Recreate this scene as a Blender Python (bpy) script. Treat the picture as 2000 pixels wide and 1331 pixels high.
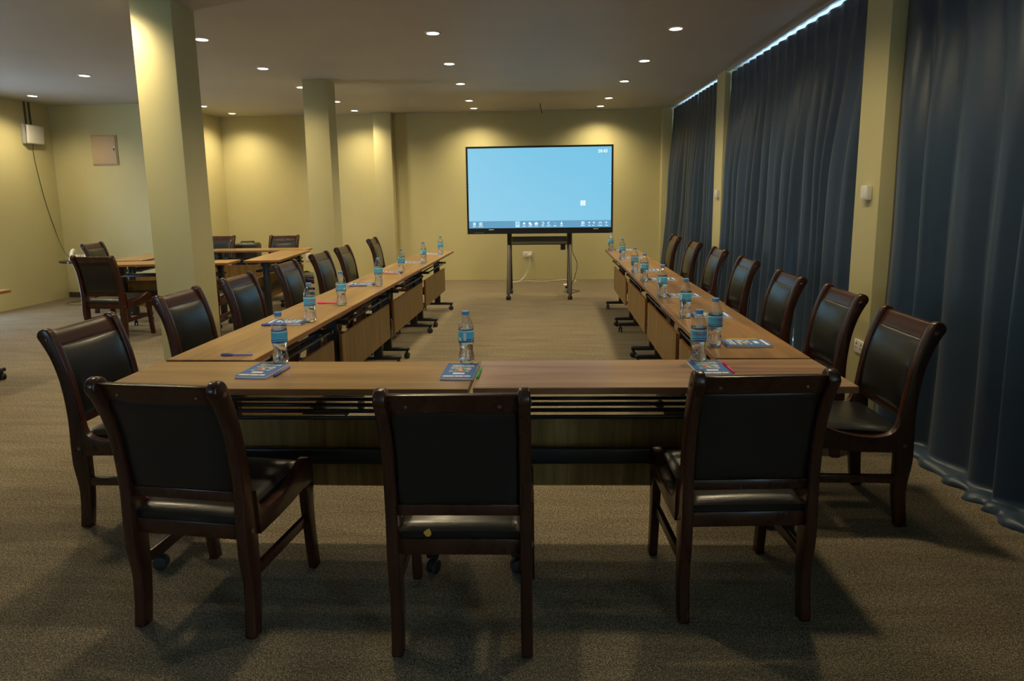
import bpy, bmesh, math, random
from mathutils import Vector, Matrix

# ------------------------------------------------------------------ scene, camera, world, light
for o in list(bpy.data.objects):
    bpy.data.objects.remove(o)
SC = bpy.context.scene
COL = SC.collection
PI = math.pi
CEIL = 2.83

def make_camera():
    yaw, pitch, roll = 0.05923815, 0.15639805, -0.01346855
    r = Vector((math.cos(yaw), math.sin(yaw), 0)); f = Vector((-math.sin(yaw), math.cos(yaw), 0)); u = Vector((0, 0, 1))
    f2 = f*math.cos(pitch) - u*math.sin(pitch); u2 = u*math.cos(pitch) + f*math.sin(pitch)
    r3 = r*math.cos(roll) + u2*math.sin(roll); u3 = u2*math.cos(roll) - r*math.sin(roll)
    cd = bpy.data.cameras.new('camera'); cam = bpy.data.objects.new('camera', cd); COL.objects.link(cam)
    m = Matrix((r3, u3, -f2)).transposed().to_4x4(); m.translation = Vector((0, 0, 1.45))
    cam.matrix_world = m
    cd.sensor_width = 36; cd.lens = 1270/2000*36; cd.shift_y = -(665.5-581.55)/2000
    cd.clip_start = 0.05; cd.clip_end = 200
    SC.camera = cam
make_camera()

W = bpy.data.worlds.new('world'); SC.world = W; W.use_nodes = True
bg = W.node_tree.nodes['Background']
bg.inputs[0].default_value = (0.55, 0.76, 1.0, 1); bg.inputs[1].default_value = 9.0
SC.view_settings.view_transform = 'Standard'; SC.view_settings.look = 'None'
SC.view_settings.gamma = 1; SC.view_settings.use_curve_mapping = False
SC.view_settings.exposure = 0.2
SPOT_W = 97.0
SPOT_COL = (1.0, 0.82, 0.49)

def portal(name, loc, rot, sx, sy):
    ld = bpy.data.lights.new(name, 'AREA'); ld.shape = 'RECTANGLE'; ld.size = sx; ld.size_y = sy
    ld.cycles.is_portal = True
    o = bpy.data.objects.new(name, ld); COL.objects.link(o)
    o.location = loc; o.rotation_euler = rot
# sampling portals (they give no light of their own) in the openings the photo's daylight comes from:
# cool light on the near column's front face, and the daylight streak on the carpet at the left
portal('window_behind_offscreen', (-4.6, -2.44, 1.8), (PI/2, 0, PI), 1.6, 1.2)
portal('door_left_offscreen', (-7.24, 7.35, 1.05), (PI/2, 0, -PI/2), 0.8, 2.1)

# ------------------------------------------------------------------ materials
MATS = {}
def nodes_of(m):
    m.use_nodes = True
    return m.node_tree, m.node_tree.nodes['Principled BSDF']
def mat(name, col, rough=0.5, metal=0.0, spec=0.5, coat=0.0, bump=None, var=None, emit=None, sheen=0.0):
    """plain principled; bump=(scale,strength), var=(scale,amount) noise tint"""
    if name in MATS: return MATS[name]
    m = bpy.data.materials.new(name); nt, b = nodes_of(m); L = nt.links
    b.inputs['Base Color'].default_value = (*col, 1); b.inputs['Roughness'].default_value = rough
    b.inputs['Metallic'].default_value = metal; b.inputs['Specular IOR Level'].default_value = spec
    b.inputs['Coat Weight'].default_value = coat; b.inputs['Coat Roughness'].default_value = 0.15
    b.inputs['Sheen Weight'].default_value = sheen
    tc = nt.nodes.new('ShaderNodeTexCoord')
    if var:
        n = nt.nodes.new('ShaderNodeTexNoise'); n.inputs['Scale'].default_value = var[0]; n.inputs['Detail'].default_value = 4
        L.new(tc.outputs['Object'], n.inputs['Vector'])
        mx = nt.nodes.new('ShaderNodeMix'); mx.data_type = 'RGBA'
        a = var[1]
        mx.inputs[6].default_value = (*[c*(1-a) for c in col], 1); mx.inputs[7].default_value = (*[min(1, c*(1+a)) for c in col], 1)
        L.new(n.outputs['Fac'], mx.inputs[0]); L.new(mx.outputs[2], b.inputs['Base Color'])
    if bump:
        n = nt.nodes.new('ShaderNodeTexNoise'); n.inputs['Scale'].default_value = bump[0]; n.inputs['Detail'].default_value = 3
        L.new(tc.outputs['Object'], n.inputs['Vector'])
        bp = nt.nodes.new('ShaderNodeBump'); bp.inputs['Strength'].default_value = bump[1]; bp.inputs['Distance'].default_value = 0.01
        L.new(n.outputs['Fac'], bp.inputs['Height']); L.new(bp.outputs['Normal'], b.inputs['Normal'])
    if emit:
        b.inputs['Emission Color'].default_value = (*emit[0], 1); b.inputs['Emission Strength'].default_value = emit[1]
    MATS[name] = m
    return m

def ramp(nt, cols):
    r = nt.nodes.new('ShaderNodeValToRGB')
    e = r.color_ramp.elements
    while len(e) < len(cols): e.new(0.5)
    for i, (p, c) in enumerate(cols):
        e[i].position = p; e[i].color = (*c, 1)
    return r

def wood_mat(name, c0, c1, c2, along='x', rough=0.32, staves=False, scale=1.0):
    m = bpy.data.materials.new(name); nt, b = nodes_of(m); L = nt.links
    tc = nt.nodes.new('ShaderNodeTexCoord'); oi = nt.nodes.new('ShaderNodeObjectInfo')
    mp = nt.nodes.new('ShaderNodeMapping')
    s = {'x': (0.9, 14, 14), 'y': (14, 0.9, 14), 'z': (14, 14, 0.9)}[along]
    mp.inputs['Scale'].default_value = [v*scale for v in s]
    add = nt.nodes.new('ShaderNodeVectorMath'); add.operation = 'ADD'
    ml = nt.nodes.new('ShaderNodeMath'); ml.operation = 'MULTIPLY'; ml.inputs[1].default_value = 37.0
    L.new(oi.outputs['Random'], ml.inputs[0]); L.new(tc.outputs['Object'], add.inputs[0]); L.new(ml.outputs[0], add.inputs[1])
    L.new(add.outputs[0], mp.inputs[0])
    n = nt.nodes.new('ShaderNodeTexNoise'); n.inputs['Scale'].default_value = 1.0; n.inputs['Detail'].default_value = 6; n.inputs['Roughness'].default_value = 0.6
    n.inputs['Distortion'].default_value = 0.6
    L.new(mp.outputs[0], n.inputs['Vector'])
    r = ramp(nt, [(0.30, c0), (0.52, c1), (0.72, c2)]); L.new(n.outputs['Fac'], r.inputs[0])
    out = r.outputs[0]
    if staves:
        br = nt.nodes.new('ShaderNodeTexBrick'); br.inputs['Scale'].default_value = 1.0
        br.inputs['Brick Width'].default_value = 0.42; br.inputs['Row Height'].default_value = 0.058; br.inputs['Mortar Size'].default_value = 0.0
        br.inputs['Color1'].default_value = (0.74, 0.72, 0.70, 1); br.inputs['Color2'].default_value = (1.16, 1.15, 1.12, 1)
        L.new(tc.outputs['Object'], br.inputs['Vector'])
        mx = nt.nodes.new('ShaderNodeMix'); mx.data_type = 'RGBA'; mx.blend_type = 'MULTIPLY'; mx.inputs[0].default_value = 1
        L.new(out, mx.inputs[6]); L.new(br.outputs['Color'], mx.inputs[7]); out = mx.outputs[2]
    L.new(out, b.inputs['Base Color'])
    b.inputs['Roughness'].default_value = rough
    MATS[name] = m
    return m

def wall_mat(name, col):
    m = bpy.data.materials.new(name); nt, b = nodes_of(m); L = nt.links
    tc = nt.nodes.new('ShaderNodeTexCoord')
    n = nt.nodes.new('ShaderNodeTexNoise'); n.inputs['Scale'].default_value = 1.3; n.inputs['Detail'].default_value = 5
    n2 = nt.nodes.new('ShaderNodeTexNoise'); n2.inputs['Scale'].default_value = 60; n2.inputs['Detail'].default_value = 3
    L.new(tc.outputs['Object'], n.inputs['Vector']); L.new(tc.outputs['Object'], n2.inputs['Vector'])
    r = ramp(nt, [(0.3, [c*0.95 for c in col]), (0.7, [c*1.03 for c in col])]); L.new(n.outputs['Fac'], r.inputs[0]); L.new(r.outputs[0], b.inputs['Base Color'])
    bp = nt.nodes.new('ShaderNodeBump'); bp.inputs['Strength'].default_value = 0.06; bp.inputs['Distance'].default_value = 0.004
    L.new(n2.outputs['Fac'], bp.inputs['Height']); L.new(bp.outputs['Normal'], b.inputs['Normal'])
    b.inputs['Roughness'].default_value = 0.55; b.inputs['Specular IOR Level'].default_value = 0.3
    MATS[name] = m
    return m

def carpet_mat():
    m = bpy.data.materials.new('carpet'); nt, b = nodes_of(m); L = nt.links
    tc = nt.nodes.new('ShaderNodeTexCoord')
    n1 = nt.nodes.new('ShaderNodeTexNoise'); n1.inputs['Scale'].default_value = 210; n1.inputs['Detail'].default_value = 2
    n3 = nt.nodes.new('ShaderNodeTexNoise'); n3.inputs['Scale'].default_value = 75; n3.inputs['Detail'].default_value = 2
    mp = nt.nodes.new('ShaderNodeMapping'); mp.inputs['Scale'].default_value = (0.8, 5.5, 1)
    n2 = nt.nodes.new('ShaderNodeTexNoise'); n2.inputs['Scale'].default_value = 2.2; n2.inputs['Detail'].default_value = 5; n2.inputs['Roughness'].default_value = 0.65
    L.new(tc.outputs['Object'], n1.inputs['Vector']); L.new(tc.outputs['Object'], n3.inputs['Vector']); L.new(tc.outputs['Object'], mp.inputs[0]); L.new(mp.outputs[0], n2.inputs['Vector'])
    r1 = ramp(nt, [(0.28, (0.034, 0.027, 0.017)), (0.5, (0.150, 0.122, 0.083)), (0.74, (0.42, 0.35, 0.255))]); L.new(n1.outputs['Fac'], r1.inputs[0])
    r3 = ramp(nt, [(0.3, (0.7, 0.7, 0.7)), (0.7, (1.25, 1.25, 1.25))]); L.new(n3.outputs['Fac'], r3.inputs[0])
    r2 = ramp(nt, [(0.3, (0.80, 0.80, 0.79)), (0.7, (1.15, 1.15, 1.15))]); L.new(n2.outputs['Fac'], r2.inputs[0])
    prev = r1.outputs[0]
    for rr in (r2, r3):
        mx = nt.nodes.new('ShaderNodeMix'); mx.data_type = 'RGBA'; mx.blend_type = 'MULTIPLY'; mx.inputs[0].default_value = 1
        L.new(prev, mx.inputs[6]); L.new(rr.outputs[0], mx.inputs[7]); prev = mx.outputs[2]
    L.new(prev, b.inputs['Base Color'])
    bp = nt.nodes.new('ShaderNodeBump'); bp.inputs['Strength'].default_value = 0.6; bp.inputs['Distance'].default_value = 0.006
    L.new(n1.outputs['Fac'], bp.inputs['Height']); L.new(bp.outputs['Normal'], b.inputs['Normal'])
    b.inputs['Roughness'].default_value = 0.95; b.inputs['Specular IOR Level'].default_value = 0.1
    MATS['carpet'] = m

def thin_clear_mat(name, tint, gl_rough=0.03, base=0.06, relief=None):
    m = bpy.data.materials.new(name); m.use_nodes = True; nt = m.node_tree; L = nt.links
    nt.nodes.remove(nt.nodes['Principled BSDF'])
    t = nt.nodes.new('ShaderNodeBsdfTransparent'); t.inputs[0].default_value = (*tint, 1)
    g = nt.nodes.new('ShaderNodeBsdfGlossy'); g.inputs['Roughness'].default_value = gl_rough
    fr = nt.nodes.new('ShaderNodeLayerWeight'); fr.inputs[0].default_value = 0.5
    pw = nt.nodes.new('ShaderNodeMath'); pw.operation = 'POWER'; pw.inputs[1].default_value = 3.5
    ma = nt.nodes.new('ShaderNodeMath'); ma.operation = 'MULTIPLY_ADD'; ma.inputs[1].default_value = 0.60; ma.inputs[2].default_value = base
    L.new(fr.outputs['Facing'], pw.inputs[0]); L.new(pw.outputs[0], ma.inputs[0])
    if relief:
        tc = nt.nodes.new('ShaderNodeTexCoord'); nn = nt.nodes.new('ShaderNodeTexNoise'); nn.inputs['Scale'].default_value = relief[0]; nn.inputs['Detail'].default_value = 2
        bp = nt.nodes.new('ShaderNodeBump'); bp.inputs['Strength'].default_value = relief[1]; bp.inputs['Distance'].default_value = 0.004
        L.new(tc.outputs['Object'], nn.inputs['Vector']); L.new(nn.outputs['Fac'], bp.inputs['Height']); L.new(bp.outputs['Normal'], g.inputs['Normal'])
    mx = nt.nodes.new('ShaderNodeMixShader')
    L.new(ma.outputs[0], mx.inputs[0]); L.new(t.outputs[0], mx.inputs[1]); L.new(g.outputs[0], mx.inputs[2])
    L.new(mx.outputs[0], nt.nodes['Material Output'].inputs[0])
    MATS[name] = m
    return m
def water_mat():
    m = bpy.data.materials.new('water'); nt, b = nodes_of(m)
    b.inputs['Base Color'].default_value = (0.97, 0.99, 1, 1); b.inputs['Roughness'].default_value = 0.0
    b.inputs['Transmission Weight'].default_value = 1; b.inputs['IOR'].default_value = 1.33
    tc = nt.nodes.new('ShaderNodeTexCoord'); nn = nt.nodes.new('ShaderNodeTexNoise'); nn.inputs['Scale'].default_value = 85; nn.inputs['Detail'].default_value = 1
    bp = nt.nodes.new('ShaderNodeBump'); bp.inputs['Strength'].default_value = 0.35; bp.inputs['Distance'].default_value = 0.004
    nt.links.new(tc.outputs['Object'], nn.inputs['Vector']); nt.links.new(nn.outputs['Fac'], bp.inputs['Height']); nt.links.new(bp.outputs['Normal'], b.inputs['Normal'])
    MATS['water'] = m

wall_mat('wall_paint', (0.55, 0.50, 0.27))
wall_mat('column_paint', (0.55, 0.50, 0.27))
wall_mat('ceiling_paint', (0.47, 0.45, 0.43))
carpet_mat(); water_mat()
thin_clear_mat('pet_plastic', (0.97, 0.99, 1.0), 0.06, 0.17, (130, 0.55)); thin_clear_mat('window_glass', (0.92, 0.97, 0.96))
wood_mat('table_wood', (0.175, 0.094, 0.034), (0.265, 0.152, 0.060), (0.36, 0.222, 0.092), 'x', 0.30)
wood_mat('table_wood_pale', (0.22, 0.118, 0.066), (0.33, 0.195, 0.11), (0.40, 0.25, 0.145), 'x', 0.25)
wood_mat('table_wood_staves', (0.150, 0.073, 0.025), (0.225, 0.120, 0.044), (0.30, 0.172, 0.069), 'x', 0.30, staves=True)
wood_mat('table_edge', (0.17, 0.062, 0.020), (0.24, 0.095, 0.033), (0.30, 0.13, 0.05), 'x', 0.4)
wood_mat('panel_wood', (0.13, 0.072, 0.018), (0.205, 0.118, 0.034), (0.29, 0.172, 0.058), 'z', 0.38, scale=2.0)
wood_mat('panel_back', (0.21, 0.078, 0.022), (0.30, 0.120, 0.036), (0.37, 0.165, 0.055), 'z', 0.34, scale=1.2)
wood_mat('chair_wood', (0.026, 0.0078, 0.0042), (0.038, 0.0115, 0.0062), (0.052, 0.0165, 0.0090), 'z', 0.27)
mat('leather', (0.0075, 0.0075, 0.008), 0.30, spec=0.55, coat=0.15, bump=(220, 0.10))
mat('black_metal', (0.010, 0.010, 0.012), 0.38, spec=0.5)
mat('black_rubber', (0.012, 0.012, 0.012), 0.6)
mat('stand_metal', (0.035, 0.030, 0.026), 0.35, metal=0.4)
mat('shelf_metal', (0.11, 0.092, 0.06), 0.4, metal=0.3)
mat('bezel_black', (0.012, 0.012, 0.013), 0.3)
mat('screen_glow', (0.02, 0.02, 0.02), 0.3, emit=((0.23, 0.58, 0.80), 1.0))
def screen_mat():
    m = MATS['screen_glow']; nt = m.node_tree; b = nt.nodes['Principled BSDF']
    tc = nt.nodes.new('ShaderNodeTexCoord'); mp = nt.nodes.new('ShaderNodeMapping'); mp.inputs['Location'].default_value = (0.55, 0, -0.62); mp.inputs['Scale'].default_value = (-0.32, 0, -0.42)
    sp = nt.nodes.new('ShaderNodeSeparateXYZ'); ad = nt.nodes.new('ShaderNodeMath'); ad.operation = 'ADD'
    nt.links.new(tc.outputs['Object'], mp.inputs[0]); nt.links.new(mp.outputs[0], sp.inputs[0]); nt.links.new(sp.outputs[0], ad.inputs[0]); nt.links.new(sp.outputs[2], ad.inputs[1])
    mr = nt.nodes.new('ShaderNodeMapRange'); mr.inputs['From Min'].default_value = -1.2; mr.inputs['From Max'].default_value = 0.1; nt.links.new(ad.outputs[0], mr.inputs[0])
    r = ramp(nt, [(0.0, (0.165, 0.51, 0.74)), (1.0, (0.29, 0.61, 0.79))]); nt.links.new(mr.outputs[0], r.inputs[0]); nt.links.new(r.outputs[0], b.inputs['Emission Color'])
    b.inputs['Emission Strength'].default_value = 0.92
screen_mat()
mat('toolbar_glow', (0.02, 0.02, 0.02), 0.3, emit=((0.10, 0.29, 0.46), 1.0))
mat('icon_glow', (0.05, 0.05, 0.05), 0.3, emit=((0.80, 0.95, 1.0), 1.0))
mat('icon_select', (0.05, 0.05, 0.05), 0.3, emit=((0.33, 0.62, 0.78), 1.0))
mat('icon_green', (0.02, 0.05, 0.03), 0.3, emit=((0.12, 0.55, 0.42), 1.0))
mat('lamp_lens', (1, 1, 1), 0.3, emit=((1.0, 0.90, 0.70), 14.0))
mat('lamp_trim', (0.75, 0.73, 0.68), 0.4)
mat('curtain_cloth', (0.024, 0.045, 0.082), 0.40, spec=0.5, sheen=0.06, bump=(260, 0.10), var=(1.5, 0.06))
mat('white_plastic', (0.72, 0.70, 0.64), 0.4)
mat('grey_plastic', (0.45, 0.45, 0.43), 0.45)
mat('dark_slot', (0.01, 0.01, 0.01), 0.6)
mat('beige_metal', (0.50, 0.36, 0.22), 0.5, var=(8, 0.04))
mat('rail_metal', (0.45, 0.44, 0.42), 0.4, metal=0.3)
mat('chrome', (0.75, 0.75, 0.76), 0.12, metal=1.0)
mat('gold_metal', (0.6, 0.42, 0.2), 0.35, metal=0.8)
mat('bolt_wood', (0.11, 0.055, 0.030), 0.35)
mat('white_cord', (0.62, 0.60, 0.52), 0.5)
mat('dark_cord', (0.05, 0.045, 0.03), 0.6)
mat('brown_conduit', (0.10, 0.08, 0.045), 0.6)
mat('cap_blue', (0.11, 0.28, 0.62), 0.4)
mat('label_cyan', (0.09, 0.52, 0.80), 0.35)
mat('label_pale', (0.55, 0.82, 0.90), 0.35)
mat('label_navy', (0.03, 0.15, 0.40), 0.35)
mat('label_green', (0.03, 0.25, 0.24), 0.35)
mat('label_red', (0.55, 0.035, 0.06), 0.4)
mat('label_white', (0.75, 0.78, 0.78), 0.4)
mat('cover_blue', (0.045, 0.13, 0.40), 0.6, spec=0.25)
mat('paper', (0.85, 0.80, 0.74), 0.7)
mat('print_cream', (0.68, 0.66, 0.48), 0.5)
mat('print_yellow', (0.72, 0.60, 0.18), 0.5)
mat('print_red', (0.62, 0.06, 0.10), 0.5)
mat('print_green', (0.08, 0.42, 0.12), 0.5)
mat('print_pale', (0.45, 0.66, 0.66), 0.5)
mat('print_blue', (0.15, 0.26, 0.48), 0.5)
mat('wire', (0.10, 0.12, 0.2), 0.35, metal=0.6)
mat('pen_blue', (0.06, 0.09, 0.38), 0.35)
mat('pen_violet', (0.20, 0.20, 0.48), 0.35)
mat('pen_pink', (0.80, 0.03, 0.22), 0.35)
mat('pen_green', (0.01, 0.36, 0.06), 0.35)
mat('pen_yellow', (0.75, 0.62, 0.12), 0.35)
mat('pen_orange', (0.85, 0.22, 0.05), 0.35)
mat('foam_yellow', (0.55, 0.30, 0.03), 0.9)
mat('black_gloss', (0.012, 0.012, 0.012), 0.12)
mat('skirting', (0.055, 0.042, 0.030), 0.6)
mat('frame_alu', (0.20, 0.20, 0.20), 0.4, metal=0.5)
mat('speaker_black', (0.016, 0.017, 0.016), 0.45, bump=(90, 0.1))

# ------------------------------------------------------------------ mesh helpers
def box(bm, x0, x1, y0, y1, z0, z1, mi=0):
    vs = [bm.verts.new((x, y, z)) for z in (z0, z1) for y in (y0, y1) for x in (x0, x1)]
    F = [(0, 2, 3, 1), (4, 5, 7, 6), (0, 1, 5, 4), (2, 6, 7, 3), (0, 4, 6, 2), (1, 3, 7, 5)]
    fs = [bm.faces.new([vs[i] for i in f]) for f in F]
    for f in fs: f.material_index = mi
    return vs
def bevel_all(bm, r, seg=2, ang=0.6):
    bm.normal_update()
    es = [e for e in bm.edges if len(e.link_faces) == 2 and e.calc_face_angle(0) > ang]
    if es: bmesh.ops.bevel(bm, geom=es, offset=r, segments=seg, profile=0.5, affect='EDGES', clamp_overlap=True)
def prism_x(bm, pts, x0, x1, mi=0):
    """closed outline pts [(y,z)] extruded along x"""
    a = [bm.verts.new((x0, y, z)) for y, z in pts]; b = [bm.verts.new((x1, y, z)) for y, z in pts]
    n = len(pts)
    fs = [bm.faces.new(a[::-1]), bm.faces.new(b)]
    for i in range(n): fs.append(bm.faces.new((a[i], a[(i+1) % n], b[(i+1) % n], b[i])))
    for f in fs: f.material_index = mi
    return a+b
def tube(bm, pts, r, n=8, caps=True, mi=0):
    pts = [Vector(p) for p in pts]; rings = []
    up = Vector((0, 0, 1))
    for i, p in enumerate(pts):
        d = (pts[min(i+1, len(pts)-1)] - pts[max(i-1, 0)]).normalized()
        ref = up if abs(d.dot(up)) < 0.95 else Vector((1, 0, 0))
        a = d.cross(ref).normalized(); b = d.cross(a).normalized()
        rr = r[i] if isinstance(r, (list, tuple)) else r
        rings.append([bm.verts.new(p + (a*math.cos(2*PI*k/n) + b*math.sin(2*PI*k/n))*rr) for k in range(n)])
    for i in range(len(rings)-1):
        for k in range(n):
            f = bm.faces.new((rings[i][k], rings[i][(k+1) % n], rings[i+1][(k+1) % n], rings[i+1][k])); f.material_index = mi; f.smooth = True
    if caps:
        for q in (rings[0], rings[-1]):
            f = bm.faces.new(q); f.material_index = mi
    return rings
def lathe(bm, prof, n=24, c=(0, 0), mi=0, smooth=True, caps=True, radial=None):
    rings = []
    for r, z in prof:
        ring = []
        for k in range(n):
            rr = r*(radial(2*PI*k/n, z) if radial else 1)
            ring.append(bm.verts.new((c[0]+rr*math.cos(2*PI*k/n), c[1]+rr*math.sin(2*PI*k/n), z)))
        rings.append(ring)
    for i in range(len(rings)-1):
        for k in range(n):
            f = bm.faces.new((rings[i][k], rings[i][(k+1) % n], rings[i+1][(k+1) % n], rings[i+1][k])); f.smooth = smooth; f.material_index = mi
    if caps:
        for q, rev in ((rings[0], True), (rings[-1], False)):
            f = bm.faces.new(q[::-1] if rev else q); f.material_index = mi
    return rings
def quad(bm, x0, x1, y0, y1, z, mi=0, sk=0.0):
    f = bm.faces.new([bm.verts.new(p) for p in ((x0, y0, z), (x1, y0, z), (x1+sk, y1, z), (x0+sk, y1, z))]); f.material_index = mi
def cat(pts, sub=5):
    """Catmull-Rom through tuples"""
    out = []
    n = len(pts)
    for i in range(n-1):
        p0, p1, p2, p3 = pts[max(i-1, 0)], pts[i], pts[i+1], pts[min(i+2, n-1)]
        for s in range(sub):
            t = s/sub
            out.append(tuple(0.5*(2*b + (c-a)*t + (2*a-5*b+4*c-d)*t*t + (-a+3*b-3*c+d)*t**3) for a, b, c, d in zip(p0, p1, p2, p3)))
    out.append(tuple(pts[-1]))
    return out
def obj(name, bm, mats, parent=None, smooth=None, loc=None):
    me = bpy.data.meshes.new(name)
    bmesh.ops.recalc_face_normals(bm, faces=bm.faces[:])
    bm.to_mesh(me); bm.free()
    for k in (mats if isinstance(mats, (list, tuple)) else [mats]): me.materials.append(MATS[k])
    if smooth:
        for p in me.polygons: p.use_smooth = True
        try: me.set_sharp_from_angle(angle=smooth)
        except Exception: pass
    o = bpy.data.objects.new(name, me); COL.objects.link(o)
    if parent is not None: o.parent = parent
    if loc: o.location = loc
    return o
def rbox(name, x0, x1, y0, y1, z0, z1, m, parent=None, r=0.004, seg=2):
    bm = bmesh.new(); box(bm, x0, x1, y0, y1, z0, z1)
    if r: bevel_all(bm, r, seg)
    return obj(name, bm, m, parent, smooth=0.6)
def tag(o, label, category, group=None):
    o['label'] = label; o['category'] = category
    if group: o['group'] = group
    return o
def struct(o, label=None):
    o['kind'] = 'structure'
    if label: o['label'] = label
    return o
def thing(name, label, category, loc=(0, 0, 0), rz=0.0, group=None):
    o = bpy.data.objects.new(name, None); COL.objects.link(o); o.empty_display_size = 0.1
    o.location = loc; o.rotation_euler = (0, 0, rz)
    return tag(o, label, category, group)
def copy_tree(o, parent=None):
    c = o.copy(); COL.objects.link(c)
    if parent is not None: c.parent = parent
    for ch in list(o.children): copy_tree(ch, c)
    return c
def world_child(o, parent):
    o.parent = parent
    o.matrix_parent_inverse = (Matrix.Translation(parent.location) @ parent.rotation_euler.to_matrix().to_4x4()).inverted()
    return o
def place(proto, first, label, loc, rz=0.0, group=None):
    o = proto if first else copy_tree(proto)
    o.location = loc; o.rotation_euler = (0, 0, rz); o['label'] = label
    if group: o['group'] = group
    return o
def text_mesh(txt, size, align='CENTER', bold=0.0):
    cu = bpy.data.curves.new('txt', 'FONT'); cu.body = txt; cu.size = size; cu.align_x = align; cu.align_y = 'CENTER'; cu.offset = bold; cu.resolution_u = 2
    t = bpy.data.objects.new('txt', cu); COL.objects.link(t)
    dg = bpy.context.evaluated_depsgraph_get(); dg.update()
    me = bpy.data.meshes.new_from_object(t.evaluated_get(dg))
    bpy.data.objects.remove(t); bpy.data.curves.remove(cu)
    return me
ORD = ['first', 'second', 'third', 'fourth', 'fifth', 'sixth', 'seventh', 'eighth']

# ------------------------------------------------------------------ room shell
XL, YF, YB = -7.32, -2.5, 11.16
bm = bmesh.new(); box(bm, XL-0.2, 2.9, YF-0.2, YB+0.2, -0.1, 0.0); struct(obj('floor', bm, 'carpet'), 'grey brown flecked carpet floor')
bm = bmesh.new(); box(bm, XL-0.2, 2.9, YF-0.2, YB+0.2, CEIL, CEIL+0.12); struct(obj('ceiling', bm, 'ceiling_paint'), 'plain painted ceiling with recessed downlights')
def wall_box(name, x0, x1, y0, y1, z0=0.0, z1=CEIL, m='wall_paint', label=None):
    bm = bmesh.new(); box(bm, x0, x1, y0, y1, z0, z1); return struct(obj(name, bm, m), label)
wall_box('wall_back', -5.62, 2.6, YB, YB+0.15, label='olive yellow wall behind the screen')
# recess: wall carrying the meter panel, and its return
wall_box('wall_panel', XL, -5.62, 9.42, 9.57, label='olive wall with the beige panel door')
wall_box('wall_return', -5.77, -5.62, 9.57, YB+0.15)
wall_box('baseboard_panel', XL, -5.62, 9.40, 9.42, 0, 0.075, 'skirting', 'dark skirting under the panel wall')
def wall_with_holes(name, axis, fixed0, fixed1, a0, a1, holes, m='wall_paint'):
    """one wall mesh made of boxes around rectangular openings (a0,a1,z0,z1)"""
    bm = bmesh.new()
    def b(p0, p1, z0, z1):
        if p1-p0 < 1e-4 or z1-z0 < 1e-4: return
        if axis == 'y': box(bm, fixed0, fixed1, p0, p1, z0, z1)
        else: box(bm, p0, p1, fixed0, fixed1, z0, z1)
    cur = a0
    for (h0, h1, z0, z1) in sorted(holes):
        b(cur, h0, 0, CEIL); b(h0, h1, 0, z0); b(h0, h1, z1, CEIL); cur = h1
    b(cur, a1, 0, CEIL)
    return struct(obj(name, bm, m))
wall_with_holes('wall_left', 'y', XL-0.15, XL, YF, 9.57, [(6.95, 7.75, 0.0, 2.1)])
wall_with_holes('wall_front', 'x', YF-0.15, YF, XL-0.15, 2.6, [(-5.4, -3.8, 1.2, 2.4)])
# right wall, full-height glazing between the pillars, slightly out of square with the room
RW = bpy.data.objects
RANG = math.radians(1.15)
def right_x(y): return 2.32 - 0.02*(y-4)
def rot_right(o):
    o.rotation_euler = (0, 0, RANG); o.location = (right_x(4), 4.0, 0)
bays = [(-2.0, 3.90, 'window_1'), (4.76, 7.60, 'window_2'), (8.42, 10.72, 'window_3')]
bm = bmesh.new()
cur = YF-0.2
for a, b_, n in bays:
    box(bm, 0, 0.2, cur-4, a-4, 0, CEIL); box(bm, 0, 0.2, a-4, b_-4, 2.815, CEIL); box(bm, 0, 0.2, a-4, b_-4, 0, 0.06); cur = b_
box(bm, 0, 0.2, cur-4, YB+0.1-4, 0, CEIL)
rot_right(struct(obj('wall_right', bm, 'wall_paint')))
for a, b_, n in bays:
    bm = bmesh.new()
    for y0, y1, z0, z1 in ((a, a+0.05, 0.06, 2.815), (b_-0.05, b_, 0.06, 2.815), (a, b_, 0.06, 0.12), (a, b_, 2.795, 2.815), ((a+b_)/2-0.03, (a+b_)/2+0.03, 0.12, 2.795), (a, b_, 2.1, 2.15)):
        box(bm, 0.08, 0.13, y0-4, y1-4, z0, z1)
    w = struct(obj(n, bm, 'frame_alu'), 'glazed window frame hidden behind the blue curtains'); rot_right(w)
    bm = bmesh.new(); box(bm, 0.10, 0.106, a+0.05-4, b_-0.05-4, 0.12, 2.795)
    obj('pane', bm, 'window_glass', w)
# windows of the unseen walls
bm = bmesh.new()
for x0, x1, z0, z1 in ((-5.4, -5.34, 1.2, 2.4), (-3.86, -3.8, 1.2, 2.4), (-5.4, -3.8, 1.2, 1.26), (-5.4, -3.8, 2.34, 2.4), (-4.62, -4.58, 1.26, 2.34)): box(bm, x0, x1, YF-0.1, YF-0.05, z0, z1)
w = struct(obj('window_4', bm, 'frame_alu')); bm = bmesh.new(); box(bm, -5.34, -3.86, YF-0.08, YF-0.074, 1.26, 2.34); obj('pane', bm, 'window_glass', w)
bm = bmesh.new()
for y0, y1, z0, z1 in ((6.95, 7.0, 0, 2.1), (7.7, 7.75, 0, 2.1), (7.0, 7.7, 2.05, 2.1)): box(bm, XL-0.12, XL-0.04, y0, y1, z0, z1)
struct(obj('door_1', bm, 'frame_alu'))
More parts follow.
